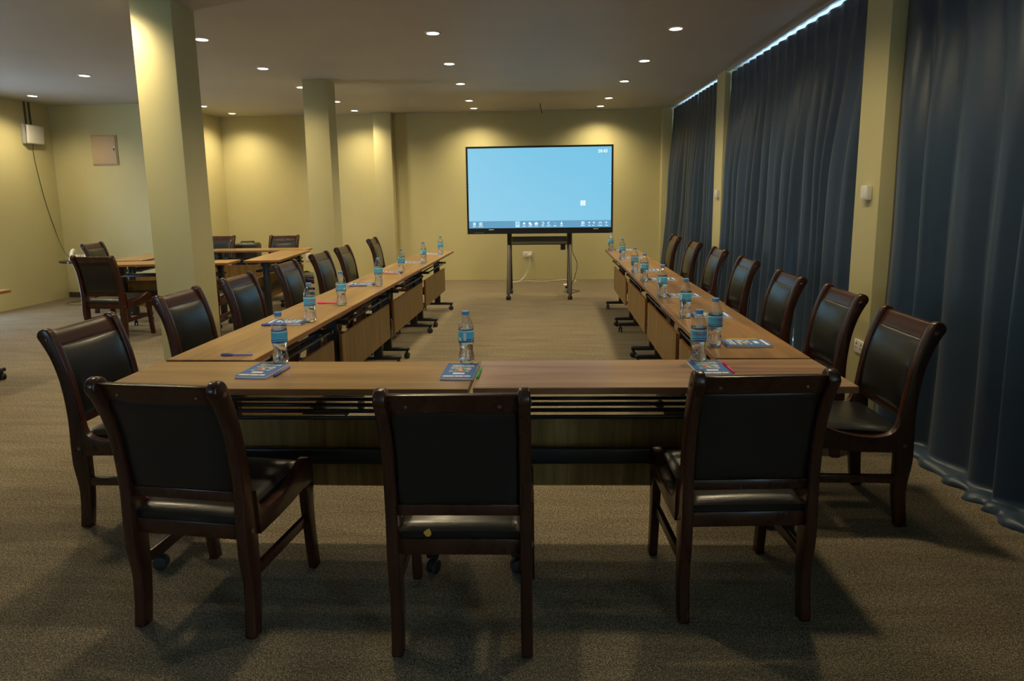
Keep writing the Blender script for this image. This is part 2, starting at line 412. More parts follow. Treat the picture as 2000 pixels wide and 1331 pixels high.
# columns, pilaster, pillars, shallow beam
def column(name, x0, x1, y0, y1, label, m='column_paint', z1=CEIL):
    bm = bmesh.new(); box(bm, x0, x1, y0, y1, 0, z1); bevel_all(bm, 0.006, 2); return struct(obj(name, bm, m, smooth=0.6), label)
column('wall_column', -2.87, -2.575, 4.55, 4.85, 'square pale column beside the row of chairs')
column('wall_column', -2.92, -2.62, 7.84, 8.12, 'square pale column behind the row of chairs')
column('wall_pilaster', -2.93, -2.63, 10.98, YB, 'pilaster on the back wall', 'wall_paint')
column('wall_pillar', 2.02, 2.5, 4.17, 4.49, 'pillar between the long blue curtains with switch and socket', 'wall_paint')
column('wall_pillar', 2.00, 2.5, 7.83, 8.19, 'narrow pillar between the far curtains', 'wall_paint')
column('wall_pillar', 1.84, 2.5, 11.0, YB, 'corner post beside the back wall', 'wall_paint')
wall_box('trim_1', -2.575, 2.02, 4.50, 4.90, CEIL-0.03, CEIL, 'ceiling_paint', 'shallow ceiling beam')

# ------------------------------------------------------------------ tables
def build_caster():
    bm = bmesh.new()
    for s in (-1, 1):
        vs = []
        prof = [(0.006, 0), (0.024, 0.0), (0.028, 0.003), (0.028, 0.010), (0.024, 0.013), (0.006, 0.013)]
        rings = lathe(bm, prof, 14)
        vs = [v for r in rings for v in r]
        for v in vs:
            x, y, z = v.co; v.co = Vector((s*(z+0.006), x, y+0.028))
    b = bmesh.new()
    prism_x(bm, cat([(-0.024, 0.03), (-0.022, 0.050), (0.0, 0.061), (0.022, 0.050), (0.024, 0.034)], 3), -0.007, 0.007)
    tube(bm, [(0, 0.0, 0.055), (0, 0.0, 0.075)], 0.010, 8)
    b.free()
    me = bpy.data.meshes.new('caster'); bmesh.ops.recalc_face_normals(bm, faces=bm.faces[:]); bm.to_mesh(me); bm.free(); me.materials.append(MATS['black_rubber'])
    return me
CASTER = build_caster()
def mesh_obj(name, me, parent, loc=(0, 0, 0), rz=0.0):
    o = bpy.data.objects.new(name, me); COL.objects.link(o); o.parent = parent; o.location = loc; o.rotation_euler = (0, 0, rz); return o

def build_table(top_mat):
    """flip-top training table: 1.40 x 0.40, user side -y, modesty panel side +y"""
    t = thing('training_table', 'x', 'table')
    bm = bmesh.new(); box(bm, -0.7, 0.7, -0.2, 0.2, 0.724, 0.75)
    bm.normal_update()
    for f in bm.faces: f.material_index = 0 if abs(f.normal.z) > 0.5 else 1
    bevel_all(bm, 0.002, 1)
    obj('tabletop', bm, [top_mat, 'table_edge'], t)
    for s in (-1, 1):
        bm = bmesh.new()
        # column
        box(bm, s*0.545-0.027, s*0.545+0.027, -0.036, 0.036, 0.09, 0.69)
        # foot bar
        box(bm, s*0.545-0.025, s*0.545+0.025, -0.195, 0.195, 0.070, 0.103)
        bevel_all(bm, 0.009, 3)
        leg = obj('leg', bm, 'black_metal', t, smooth=0.7)
        for q in (-1, 1): mesh_obj('caster', CASTER, leg, (s*0.545, q*0.172, 0), 0.5*s+0.9*q)
        bm = bmesh.new()
        box(bm, s*0.545-0.026, s*0.545+0.026, -0.05, 0.05, 0.665, 0.712)
        box(bm, s*0.545-0.020, s*0.545+0.020, -0.16, 0.16, 0.706, 0.724)
        box(bm, s*0.545-0.022-0.008*s, s*0.545+0.022-0.008*s, -0.14, 0.118, 0.600, 0.624)
        bevel_all(bm, 0.004, 2)
        obj('flip_bracket', bm, 'black_metal', t, smooth=0.7)
    for y in (-0.125, -0.045, 0.03, 0.105):
        bm = bmesh.new(); tube(bm, [(-0.53, y, 0.612), (0.53, y, 0.612)], 0.0085, 8); obj('shelf_tube', bm, 'black_metal', t)
    rbox('crossbeam', -0.512, 0.512, 0.006, 0.034, 0.362, 0.432, 'black_metal', t, 0.010, 3)
    bm = bmesh.new(); box(bm, -0.625, 0.625, 0.072, 0.090, 0.243, 0.538); bm.normal_update()
    for f in bm.faces: f.material_index = 0 if abs(f.normal.y) > 0.5 else 1
    obj('modesty_panel', bm, ['panel_wood', 'panel_back'], t)
    for s in (-1, 1): rbox('panel_bracket', s*0.545-0.02, s*0.545+0.02, 0.030, 0.072, 0.37, 0.42, 'black_metal', t, 0)
    return t
TP = build_table('table_wood'); TQ = build_table('table_wood_pale'); TR = build_table('table_wood_staves')
place(TP, True, 'narrow wooden training table of the front row, beside the long left row', (-1.003, 2.480, 0), math.radians(0.5))
place(TQ, True, 'paler pinkish training table of the front row, beside the curtain-side row', (0.409, 2.518, 0), math.radians(1.5))
GT = 'training tables set in a U'
for i in range(4):
    yc = 2.705 + 1.407*(i+0.5); xc = -1.500 + (yc-2.7)*0.0106
    place(TP, False, f'brown training table of the column-side row, {ORD[i]} from the front table', (xc, yc, 0), -PI/2-0.0106, GT)
for i in range(4):
    yc = 2.752 + 1.4015*(i+0.5)
    place(TR, i == 0, f'stave-patterned training table of the curtain-side row, {ORD[i]} from the front table', (0.905+(0.008 if i in (1, 2) else 0), yc, 0), PI/2, GT)
ca = math.radians(6)
for lab, x, y, a in (('training table of the rear square, side facing the near column', -4.28, 7.10, ca),
                     ('training table of the rear square, side facing the screen', -3.37, 7.93, PI/2+ca),
                     ('training table of the rear square, side towards the back wall', -4.05, 8.86, PI+ca*0.5),
                     ('training table of the rear square, side towards the telephone stand', -5.06, 8.02, -PI/2+ca)):
    place(TP, False, lab, (x, y, 0), a, 'tables of the rear square')
place(TP, False, 'training table standing alone in the open floor, seen only by its corner', (-5.06, 4.79, 0), math.radians(-2))

# ------------------------------------------------------------------ chairs
def strip_outline(cl):
    """cl: [(y,z,halfwidth)] -> closed outline with rounded top"""
    c = cat(cl, 4)
    L_, R_ = [], []
    for i, (y, z, h) in enumerate(c):
        a = c[max(i-1, 0)]; b = c[min(i+1, len(c)-1)]
        d = Vector((b[0]-a[0], b[1]-a[1])).normalized(); n = Vector((-d.y, d.x))
        L_.append((y+n.x*h, z+n.y*h)); R_.append((y-n.x*h, z-n.y*h))
    a = c[-2]; b = c[-1]; d = Vector((b[0]-a[0], b[1]-a[1])).normalized(); n = Vector((-d.y, d.x)); h = b[2]
    capp = []
    for k in range(1, 6):
        t = PI*k/6
        capp.append((b[0]+(n.x*math.cos(t)+d.x*math.sin(t)*0.9)*h, b[1]+(n.y*math.cos(t)+d.y*math.sin(t)*0.9)*h))
    return R_ + capp[::-1] + L_[::-1]
UP = [(-0.219, 0.0, 0.025), (-0.207, 0.09, 0.026), (-0.201, 0.19, 0.029), (-0.208, 0.30, 0.037), (-0.207, 0.40, 0.038), (-0.212, 0.50, 0.031),
      (-0.222, 0.60, 0.027), (-0.238, 0.70, 0.026), (-0.264, 0.79, 0.027), (-0.292, 0.855, 0.030), (-0.306, 0.880, 0.031)]
UPC = cat([(z, y) for y, z, h in UP], 8)
def up_y(z):
    for a, b in zip(UPC, UPC[1:]):
        if a[0] <= z <= b[0]: return a[1] + (b[1]-a[1])*(z-a[0])/(b[0]-a[0])
    return UPC[-1][1] - (z-UPC[-1][0])*0.6
def build_chair():
    t = thing('dining_chair', 'x', 'chair')
    plug = bmesh.new(); lathe(plug, [(0.001, 0), (0.009, 0.0), (0.007, 0.003), (0.001, 0.0036)], 10)
    PL = bpy.data.meshes.new('plug'); plug.to_mesh(PL); plug.free(); PL.materials.append(MATS['bolt_wood'])
    for s in (-1, 1):
        bm = bmesh.new(); prism_x(bm, strip_outline(UP), s*0.206-0.0185, s*0.206+0.0185); bevel_all(bm, 0.007, 2, 0.9)
        u = obj('back_upright', bm, 'chair_wood', t, smooth=0.8)
        for z, yy in ((0.862, -0.292), (0.372, -0.205)):
            p = mesh_obj('plug', PL, u, (s*0.2245, yy, z)); p.rotation_euler = (0, s*PI/2, 0)
        # side rail sweeping up to the front
        top = cat([(-0.178, 0.500), (-0.168, 0.455), (-0.140, 0.425), (-0.08, 0.412), (0.0, 0.418), (0.08, 0.436), (0.135, 0.458), (0.176, 0.468), (0.202, 0.458), (0.212, 0.432), (0.213, 0.40)], 3)
        bot = [(0.212, 0.36), (0.18, 0.352), (0.13, 0.362), (0.05, 0.352), (-0.05, 0.346), (-0.17, 0.344)]
        bm = bmesh.new(); prism_x(bm, (top+bot)[::-1], s*0.214-0.017, s*0.214+0.017); bevel_all(bm, 0.006, 2, 0.9)
        obj('side_rail', bm, 'chair_wood', t, smooth=0.8)
        fl = [(0.207, 0.0, 0.021), (0.196, 0.08, 0.022), (0.185, 0.18, 0.023), (0.178, 0.28, 0.027), (0.178, 0.36, 0.033)]
        c = cat(fl, 4); pts = [(y+h, z) for y, z, h in c] + [(y-h, z) for y, z, h in c][::-1]
        bm = bmesh.new(); prism_x(bm, pts, s*0.216-0.0165, s*0.216+0.0165); bevel_all(bm, 0.005, 2, 0.9)
        obj('front_leg', bm, 'chair_wood', t, smooth=0.8)
        rbox('stretcher', s*0.211-0.010, s*0.211+0.010, -0.20, 0.185, 0.20, 0.238, 'chair_wood', t, 0.004)
    # crest board follows the lean of the uprights
    def back_panel(zs, thick, yoff, x, bulge=0.0, nx=9):
        bm = bmesh.new(); fr, bk = [], []
        for z in zs:
            rf, rb = [], []
            for i in range(nx):
                u = -1+2*i/(nx-1); xx = x*u
                tz = (z-zs[0])/(zs[-1]-zs[0]); b = bulge*(1-u**4)*(1-(2*tz-1)**4)
                y0 = up_y(z)+yoff
                rf.append(bm.verts.new((xx, y0+thick/2+b, z))); rb.append(bm.verts.new((xx, y0-thick/2-b*0.5, z)))
            fr.append(rf); bk.append(rb)
        m_ = len(zs)
        for j in range(m_-1):
            for i in range(nx-1):
                bm.faces.new((fr[j][i], fr[j][i+1], fr[j+1][i+1], fr[j+1][i])); bm.faces.new((bk[j][i+1], bk[j][i], bk[j+1][i], bk[j+1][i+1]))
            bm.faces.new((fr[j][0], fr[j+1][0], bk[j+1][0], bk[j][0])); bm.faces.new((fr[j][-1], bk[j][-1], bk[j+1][-1], fr[j+1][-1]))
        for i in range(nx-1):
            bm.faces.new((fr[0][i], bk[0][i], bk[0][i+1], fr[0][i+1])); bm.faces.new((fr[-1][i], fr[-1][i+1], bk[-1][i+1], bk[-1][i]))
        bm.normal_update()
        return bm
    bm = back_panel([0.825, 0.84, 0.855, 0.87, 0.893], 0.026, 0.002, 0.19); bevel_all(bm, 0.004, 2, 1.0); crest = obj('crest_rail', bm, 'chair_wood', t, smooth=0.8)
    for s in (-1, 1):
        p = mesh_obj('plug', PL, crest, (s*0.135, up_y(0.855)-0.0125, 0.852)); p.rotation_euler = (PI/2-0.35, 0, 0); p.scale = (0.6, 0.6, 0.6)
    bm = back_panel([0.512+0.0315*k for k in range(11)], 0.030, 0.004, 0.187, 0.012, 11); bevel_all(bm, 0.007, 2, 1.0)
    obj('back_cushion', bm, 'leather', t, smooth=0.9)
    rbox('lower_back_rail', -0.19, 0.19, up_y(0.495)-0.012, up_y(0.495)+0.012, 0.476, 0.513, 'chair_wood', t, 0.004)
    rbox('rear_seat_rail', -0.19, 0.19, -0.222, -0.196, 0.345, 0.398, 'chair_wood', t, 0.004)
    rbox('front_seat_rail', -0.20, 0.20, 0.170, 0.196, 0.36, 0.425, 'chair_wood', t, 0.004)
    # seat cushion with a soft dome
    bm = bmesh.new(); nx, ny = 21, 21; g = []
    for j in range(ny):
        v = -1+2*j/(ny-1); row = []
        for i in range(nx):
            u = -1+2*i/(nx-1); y = -0.010+0.206*v; hw = 0.192
            ex = max(0, (abs(u)-0.88)/0.12); ey = max(0, (abs(v)-0.88)/0.12); e = min(1.0, math.hypot(ex, ey))
            z = 0.446 + 0.010*v + 0.009*(1-u*u)*(1-v*v) - 0.015*(1-math.sqrt(max(0, 1-e*e)))
            row.append(bm.verts.new((hw*u, y, z)))
        g.append(row)
    for j in range(ny-1):
        for i in range(nx-1): bm.faces.new((g[j][i], g[j][i+1], g[j+1][i+1], g[j+1][i])).smooth = True
    bord = [g[0][i] for i in range(nx)] + [g[j][-1] for j in range(1, ny)] + [g[-1][i] for i in range(nx-2, -1, -1)] + [g[j][0] for j in range(ny-2, 0, -1)]
    low = [bm.verts.new((v.co.x*0.985, v.co.y*0.985, 0.394)) for v in bord]
    n = len(bord)
    for k in range(n): bm.faces.new((bord[k], low[k], low[(k+1) % n], bord[(k+1) % n]))
    bm.faces.new(low)
    obj('seat_cushion', bm, 'leather', t, smooth=0.9)
    return t
CH = build_chair()
CHL = 'black leather chair'
GCH = 'black leather chairs around the tables'
chairs = []
mid = place(CH, True, CHL+' at the front table with a yellow tear in its seat', (-0.290, 2.082, 0), math.radians(1.7), GCH)
place(CH, False, CHL+' turned slightly at the column-side end of the front table', (-1.178, 2.163, 0), math.radians(-6.2), GCH)
place(CH, False, CHL+' pushed up to the pale curtain-side end of the front table', (0.640, 2.288, 0), math.radians(3.8), GCH)
left_ch = [(-1.865, 2.83, 0), (-1.945, 3.765, 0), (-1.965, 4.56, 0), (-1.995, 5.52, 0.03), (-2.02, 6.42, 0), (-2.045, 7.24, 0.03), (-2.09, 8.67, 0.06)]
for i, (x, y, a) in enumerate(left_ch):
    place(CH, False, f'{CHL} along the column-side table row, {ORD[i]} from the front table', (x, y, 0), -PI/2+a, GCH)
right_ch = [(1.30, 2.95, 0.0), (1.345, 3.71, 0), (1.315, 4.455, 0), (1.35, 5.50, 0), (1.37, 6.52, 0), (1.35, 7.50, 0), (1.335, 8.58, 0)]
for i, (x, y, a) in enumerate(right_ch):
    place(CH, False, f'{CHL} between table row and blue curtains, {ORD[i]} from the front table', (x, y, 0), PI/2+a, GCH)
for lab, x, y, a in (('at the rear square, its back turned to the open floor', -4.58, 6.57, math.radians(-3)),
                     ('at the rear square beside the telephone stand', -5.70, 8.25, -PI/2+0.12),
                     ('at the rear square, beside the black loudspeaker', -4.98, 9.32, PI+0.03),
                     ('at the rear square close to the back wall, beside the far column', -3.98, 9.28, PI),
                     ('at the rear square, mostly hidden behind the near column', -3.70, 6.70, 0.08),
                     ('at the rear square, seat showing beside the far column', -3.13, 8.43, PI/2+0.05)):
    place(CH, False, f'{CHL} {lab}', (x, y, 0), a, 'chairs of the rear square')
# tear in the seat of the middle chair
bm = bmesh.new()
rr = random.Random(4)
ring = [bm.verts.new((-0.098+0.0125*math.cos(k*PI/5)*rr.uniform(0.7, 1.2), -0.2185+0.001*rr.random(), 0.418+0.013*math.sin(k*PI/5)*rr.uniform(0.7, 1.2))) for k in range(10)]
cen = bm.verts.new((-0.098, -0.2225, 0.418))
for k in range(10): bm.faces.new((ring[k], ring[(k+1) % 10], cen))
f_ = obj('seat_tear', bm, 'foam_yellow', mid); f_['label'] = 'yellow foam showing through a tear'

# ------------------------------------------------------------------ bottles
def build_bottle():
    t = thing('water_bottle', 'x', 'bottle')
    H = 0.225
    prof = [(0.006, 0.004), (0.020, 0.002), (0.027, 0.004), (0.0312, 0.012), (0.0325, 0.024), (0.0315, 0.038), (0.0284, 0.053), (0.0274, 0.064), (0.0288, 0.078), (0.0318, 0.090),
            (0.0325, 0.096), (0.0325, 0.146), (0.0322, 0.152), (0.0300, 0.166), (0.0255, 0.180), (0.0195, 0.194), (0.0145, 0.205), (0.0138, 0.212)]
    def ribs(a, z):
        k = 0.035*max(0, 1-abs(z-0.012)/0.012) if z < 0.024 else (0.02*max(0, 1-abs(z-0.045)/0.02))
        if 0.153 < z < 0.195: return 1+0.028*math.cos(12*a)*math.cos((z-0.153)*520)
        return 1 + k*math.cos(5*a)
    bm = bmesh.new(); lathe(bm, cat(prof, 4), 48, radial=ribs, caps=False); obj('clear_body', bm, 'pet_plastic', t)
    wl = 0.152
    wp = [(max(0.001, r-0.0009), z+0.0012) for r, z in cat(prof, 2) if z < wl]
    wp = wp + [(wp[-1][0], wl)]
    bm = bmesh.new(); lathe(bm, wp, 30, radial=ribs); obj('water', bm, 'water', t)
    bm = bmesh.new(); lathe(bm, [(0.0155, 0.2065), (0.0155, 0.2085)], 20, smooth=True); obj('neck_ring', bm, 'pet_plastic', t)
    bm = bmesh.new(); lathe(bm, [(0.0148, 0.2095), (0.0152, 0.211), (0.0152, 0.2225), (0.0142, 0.225), (0.001, 0.2255)], 24, smooth=False, radial=lambda a, z: 1+0.012*math.cos(24*a)*(1 if 0.2105 < z < 0.223 else 0))
    obj('cap', bm, 'cap_blue', t)
    # paper label: bands of print as rows of faces
    bands = [(0.096, 0.099, 3), (0.099, 0.1045, 2), (0.1045, 0.107, 1), (0.107, 0.1125, 2), (0.1125, 0.1145, 1), (0.1145, 0.140, 0), (0.140, 0.146, 1)]
    bm = bmesh.new(); n = 36; R = 0.0333
    for z0, z1, mi in bands:
        for k in range(n):
            wv0 = 0.0022*math.sin(3*2*PI*k/n) if 0.1 < z0 < 0.12 else 0; wv1 = 0.0022*math.sin(3*2*PI*(k+1)/n) if 0.1 < z0 < 0.12 else 0
            wt0 = 0.0022*math.sin(3*2*PI*k/n) if 0.1 < z1 < 0.12 else 0; wt1 = 0.0022*math.sin(3*2*PI*(k+1)/n) if 0.1 < z1 < 0.12 else 0
            p = lambda a, z: bm.verts.new((R*math.cos(a), R*math.sin(a), z))
            a0, a1 = 2*PI*k/n, 2*PI*(k+1)/n
            f = bm.faces.new((p(a0, z0+wv0), p(a1, z0+wv1), p(a1, z1+wt1), p(a0, z1+wt0))); f.material_index = mi; f.smooth = True
    bmesh.ops.remove_doubles(bm, verts=bm.verts[:], dist=1e-5)
    lab = obj('label_band', bm, ['label_cyan', 'label_pale', 'label_navy', 'label_green'], t)
    # brand lettering wrapped round the label, centred on local -y
    me = text_mesh('Kilimanjaro', 0.0125, bold=0.0003)
    for v in me.vertices:
        a = -PI/2 + v.co.x/(R+0.0004); v.co = ((R+0.0004)*math.cos(a), (R+0.0004)*math.sin(a), 0.128+v.co.y)
    me.materials.clear(); me.materials.append(MATS['label_red']); mesh_obj('lettering', me, lab)
    bm = bmesh.new()   # bar code panel and dark block on the back
    for a0, a1, z0, z1, mi in ((0.9, 1.25, 0.108, 0.138, 0), (1.3, 1.5, 0.101, 0.113, 1), (1.6, 1.8, 0.101, 0.113, 1), (0.1, 0.6, 0.104, 0.116, 0)):
        p = lambda a, z: bm.verts.new(((R+0.0004)*math.cos(a), (R+0.0004)*math.sin(a), z))
        m = (a0+a1)/2
        for q0, q1 in ((a0, m), (m, a1)):
            f = bm.faces.new((p(q0, z0), p(q1, z0), p(q1, z1), p(q0, z1))); f.material_index = mi
    obj('label_print', bm, ['label_white', 'label_navy'], lab)
    return t
BT = build_bottle()
BL = 'clear water bottle with blue cap'
bottles = [(-1.148, 2.640, 2.3, 'behind the notepad with blue pen, front table'),
           (-0.352, 2.652, 3.6, 'alone at the middle seam of the front table'),
           (0.612, 2.668, -0.05, 'behind the notepad with pink pen, front table')]
lb = [(-1.362, 3.568, 0.9), (-1.365, 4.14, -0.9), (-1.358, 5.055, 2.2), (-1.366, 5.9, 1.0), (-1.327, 6.757, 3.3), (-1.312, 7.758, 2.0)]
rb = [(0.752, 2.966, 1.1), (0.763, 3.671, 2.6), (0.756, 4.394, 2.9), (0.755, 5.235, 2.5), (0.753, 5.825, -0.6), (0.775, 7.032, 0.6), (0.756, 8.133, 2.4)]
for i, (x, y, a) in enumerate(lb): bottles.append((x, y, a, f'on the column-side row, {ORD[i]} from the front table'))
for i, (x, y, a) in enumerate(rb): bottles.append((x, y, a, f'on the curtain-side row, {ORD[i]} from the front table'))
for i, (x, y, a, lab) in enumerate(bottles): place(BT, i == 0, f'{BL} {lab}', (x, y, 0.7502), a, 'water bottles on the tables')

# ------------------------------------------------------------------ notebooks and pens
def build_notebook():
    """portrait notepad, 0.135 x 0.205, spiral along +y edge"""
    t = thing('notebook', 'x', 'notebook')
    w, h = 0.064, 0.1025
    bm = bmesh.new(); box(bm, -w, w, -h, h, 0.0, 0.0012); obj('back_cover', bm, 'cover_blue', t)
    bm = bmesh.new(); box(bm, -w+0.0003, w-0.0003, -h+0.0003, h-0.0003, 0.0012, 0.0105); obj('pages', bm, 'paper', t)
    bm = bmesh.new(); box(bm, -w, w, -h, h, 0.0105, 0.0113); c = obj('front_cover', bm, 'cover_blue', t)
    z = 0.0115
    bm = bmesh.new()
    quad(bm, -0.040, 0.052, 0.0560, 0.0630, z, 1)                     # cream bar under the title
    cols = [[5, 3, 3, 2, 5], [5, 2, 1, 3, 3], [2, 1, 3, 5, 5], [5, 1, 3, 2, 1], [5, 2, 1, 4, 5]]
    for j, row in enumerate(cols):
        for i, c_ in enumerate(row):
            x0 = -0.042+0.0165*i + (0.006 if j % 2 else 0); y0 = 0.040-0.0125*j
            mi = {1: 2, 2: 3, 3: 4, 4: 6, 5: 5}[c_]
            if c_ == 5 and (i+j) % 2: continue
            quad(bm, x0, x0+0.0145, y0-0.0095, y0, z, mi)
    quad(bm, -0.022, 0.024, -0.055, -0.036, z, 0)                     # white box
    for k in range(8): quad(bm, -0.045+0.0115*k, -0.041+0.0115*k, -0.067, -0.0645, z, 5)
    for x0, x1 in ((-0.056, -0.012), (-0.009, 0.025), (0.028, 0.052)): quad(bm, x0, x1, -0.091, -0.077, z, 0)
    obj('cover_print', bm, ['label_white', 'print_cream', 'print_red', 'print_green', 'print_yellow', 'print_pale', 'print_blue'], c)
    me = text_mesh('ZEBRA LINE', 0.0165, bold=0.0004)
    for v in me.vertices: v.co = (v.co.x+0.004, v.co.y+0.0735, z+0.0001)
    me.materials.clear(); me.materials.append(MATS['print_cream']); mesh_obj('lettering', me, c)
    bm = bmesh.new()
    for k in range(22):
        x = -0.060+0.120*k/21
        pts = [(x, h-0.003+0.0055*math.cos(a)+0.0015, 0.0072+0.0068*math.sin(a)) for a in [2*PI*q/8 for q in range(9)]]
        tube(bm, pts, 0.0007, 4, caps=False)
    obj('spiral_binding', bm, 'wire', t)
    return t
NB = build_notebook()
NL = 'blue spiral notepad'
nbs = [(-1.172, 2.512, -0.05, 0, 'at the table corner with a blue pen against it'), (-0.360, 2.502, 0.0, 0, 'at the middle seam of the front table, green pen beside it'),
       (0.632, 2.560, 0.03, 0, 'on the pale front table, pink pen beside it')]
for i, (x, y, a) in enumerate([(-1.487, 3.535, 0), (-1.515, 5.105, 0.04), (-1.475, 5.93, -0.05), (-1.445, 6.82, 0), (-1.41, 7.835, 0)]):
    nbs.append((x, y, -PI/2+a, 1, f'on the column-side row, {ORD[i]} from the front table'))
for i, (x, y, a) in enumerate([(0.905, 3.00, 0.03), (0.915, 3.715, -0.02), (0.912, 4.45, 0.05), (0.915, 5.31, 0.05), (0.895, 5.94, -0.03), (0.912, 7.11, 0.03), (0.92, 8.18, 0)]):
    nbs.append((x, y, PI/2+a, 2, f'on the curtain-side row, {ORD[i]} from the front table'))
for i, (x, y, a, k, lab) in enumerate(nbs): place(NB, i == 0, f'{NL} {lab}', (x, y, 0.7502), a, 'notepads on the tables')
def pen(label, mbody, mcap, loc, rz, L=0.145):
    t = thing('pen', label, 'pen', loc, rz, 'pens on the tables')
    def along(bm):
        for v in bm.verts: x, y, z = v.co; v.co = Vector((z, x, y))
    bm = bmesh.new(); lathe(bm, [(0.001, -L/2), (0.0042, -L/2+0.001), (0.0042, L/2-0.05)], 8); along(bm); obj('barrel', bm, mbody, t, loc=(0, 0, 0.0055))
    bm = bmesh.new(); lathe(bm, [(0.0055, L/2-0.055), (0.0055, L/2-0.004), (0.003, L/2), (0.0005, L/2)], 8); along(bm); c = obj('cap', bm, mcap, t, loc=(0, 0, 0.0055))
    rbox('clip', L/2-0.045, L/2-0.006, -0.0015, 0.0015, 0.0055, 0.0072, mcap, c, 0)
    return t
Z = 0.7502
pen('blue pen leaning on the notepad at the table corner', 'pen_violet', 'pen_blue', (-1.088, 2.505, Z), -PI/2-0.05)
pen('green pen beside the notepad at the middle seam', 'pen_green', 'pen_green', (-0.282, 2.490, Z), -PI/2)
pen('pink pen beside the notepad on the pale front table', 'pen_pink', 'pen_pink', (0.712, 2.578, Z), PI/2+0.03)
pen('blue pen lying alone on the table row away from the curtains', 'pen_violet', 'pen_blue', (-1.411, 2.778, Z), PI+0.03)
pen('pink pen lying alone on the table row beside a bottle', 'pen_pink', 'pen_pink', (-1.476, 4.192, Z), PI)
pen('blue pen along the notepad, nearest the front table on that row', 'pen_blue', 'pen_blue', (-1.53, 3.458, Z), PI)
pen('orange pen along a notepad on the row away from the curtains', 'pen_orange', 'pen_orange', (-1.475, 5.852, Z), PI-0.05)
pen('blue violet pen along a notepad on the second table', 'pen_blue', 'pen_violet', (-1.52, 5.026, Z), PI+0.04)
pen('yellow pen behind the first notepad on the curtain-side row', 'pen_yellow', 'pen_yellow', (0.908, 3.080, Z), 0.03)
pen('green pen behind the second notepad on the curtain-side row', 'pen_green', 'pen_green', (0.94, 3.793, Z), -0.02)
pen('yellow pen behind the third notepad on the curtain-side row', 'pen_yellow', 'pen_yellow', (0.912, 4.528, Z), 0.05)
pen('yellow pen behind the fourth notepad on the curtain-side row', 'pen_yellow', 'pen_yellow', (0.912, 5.389, Z), 0.05)

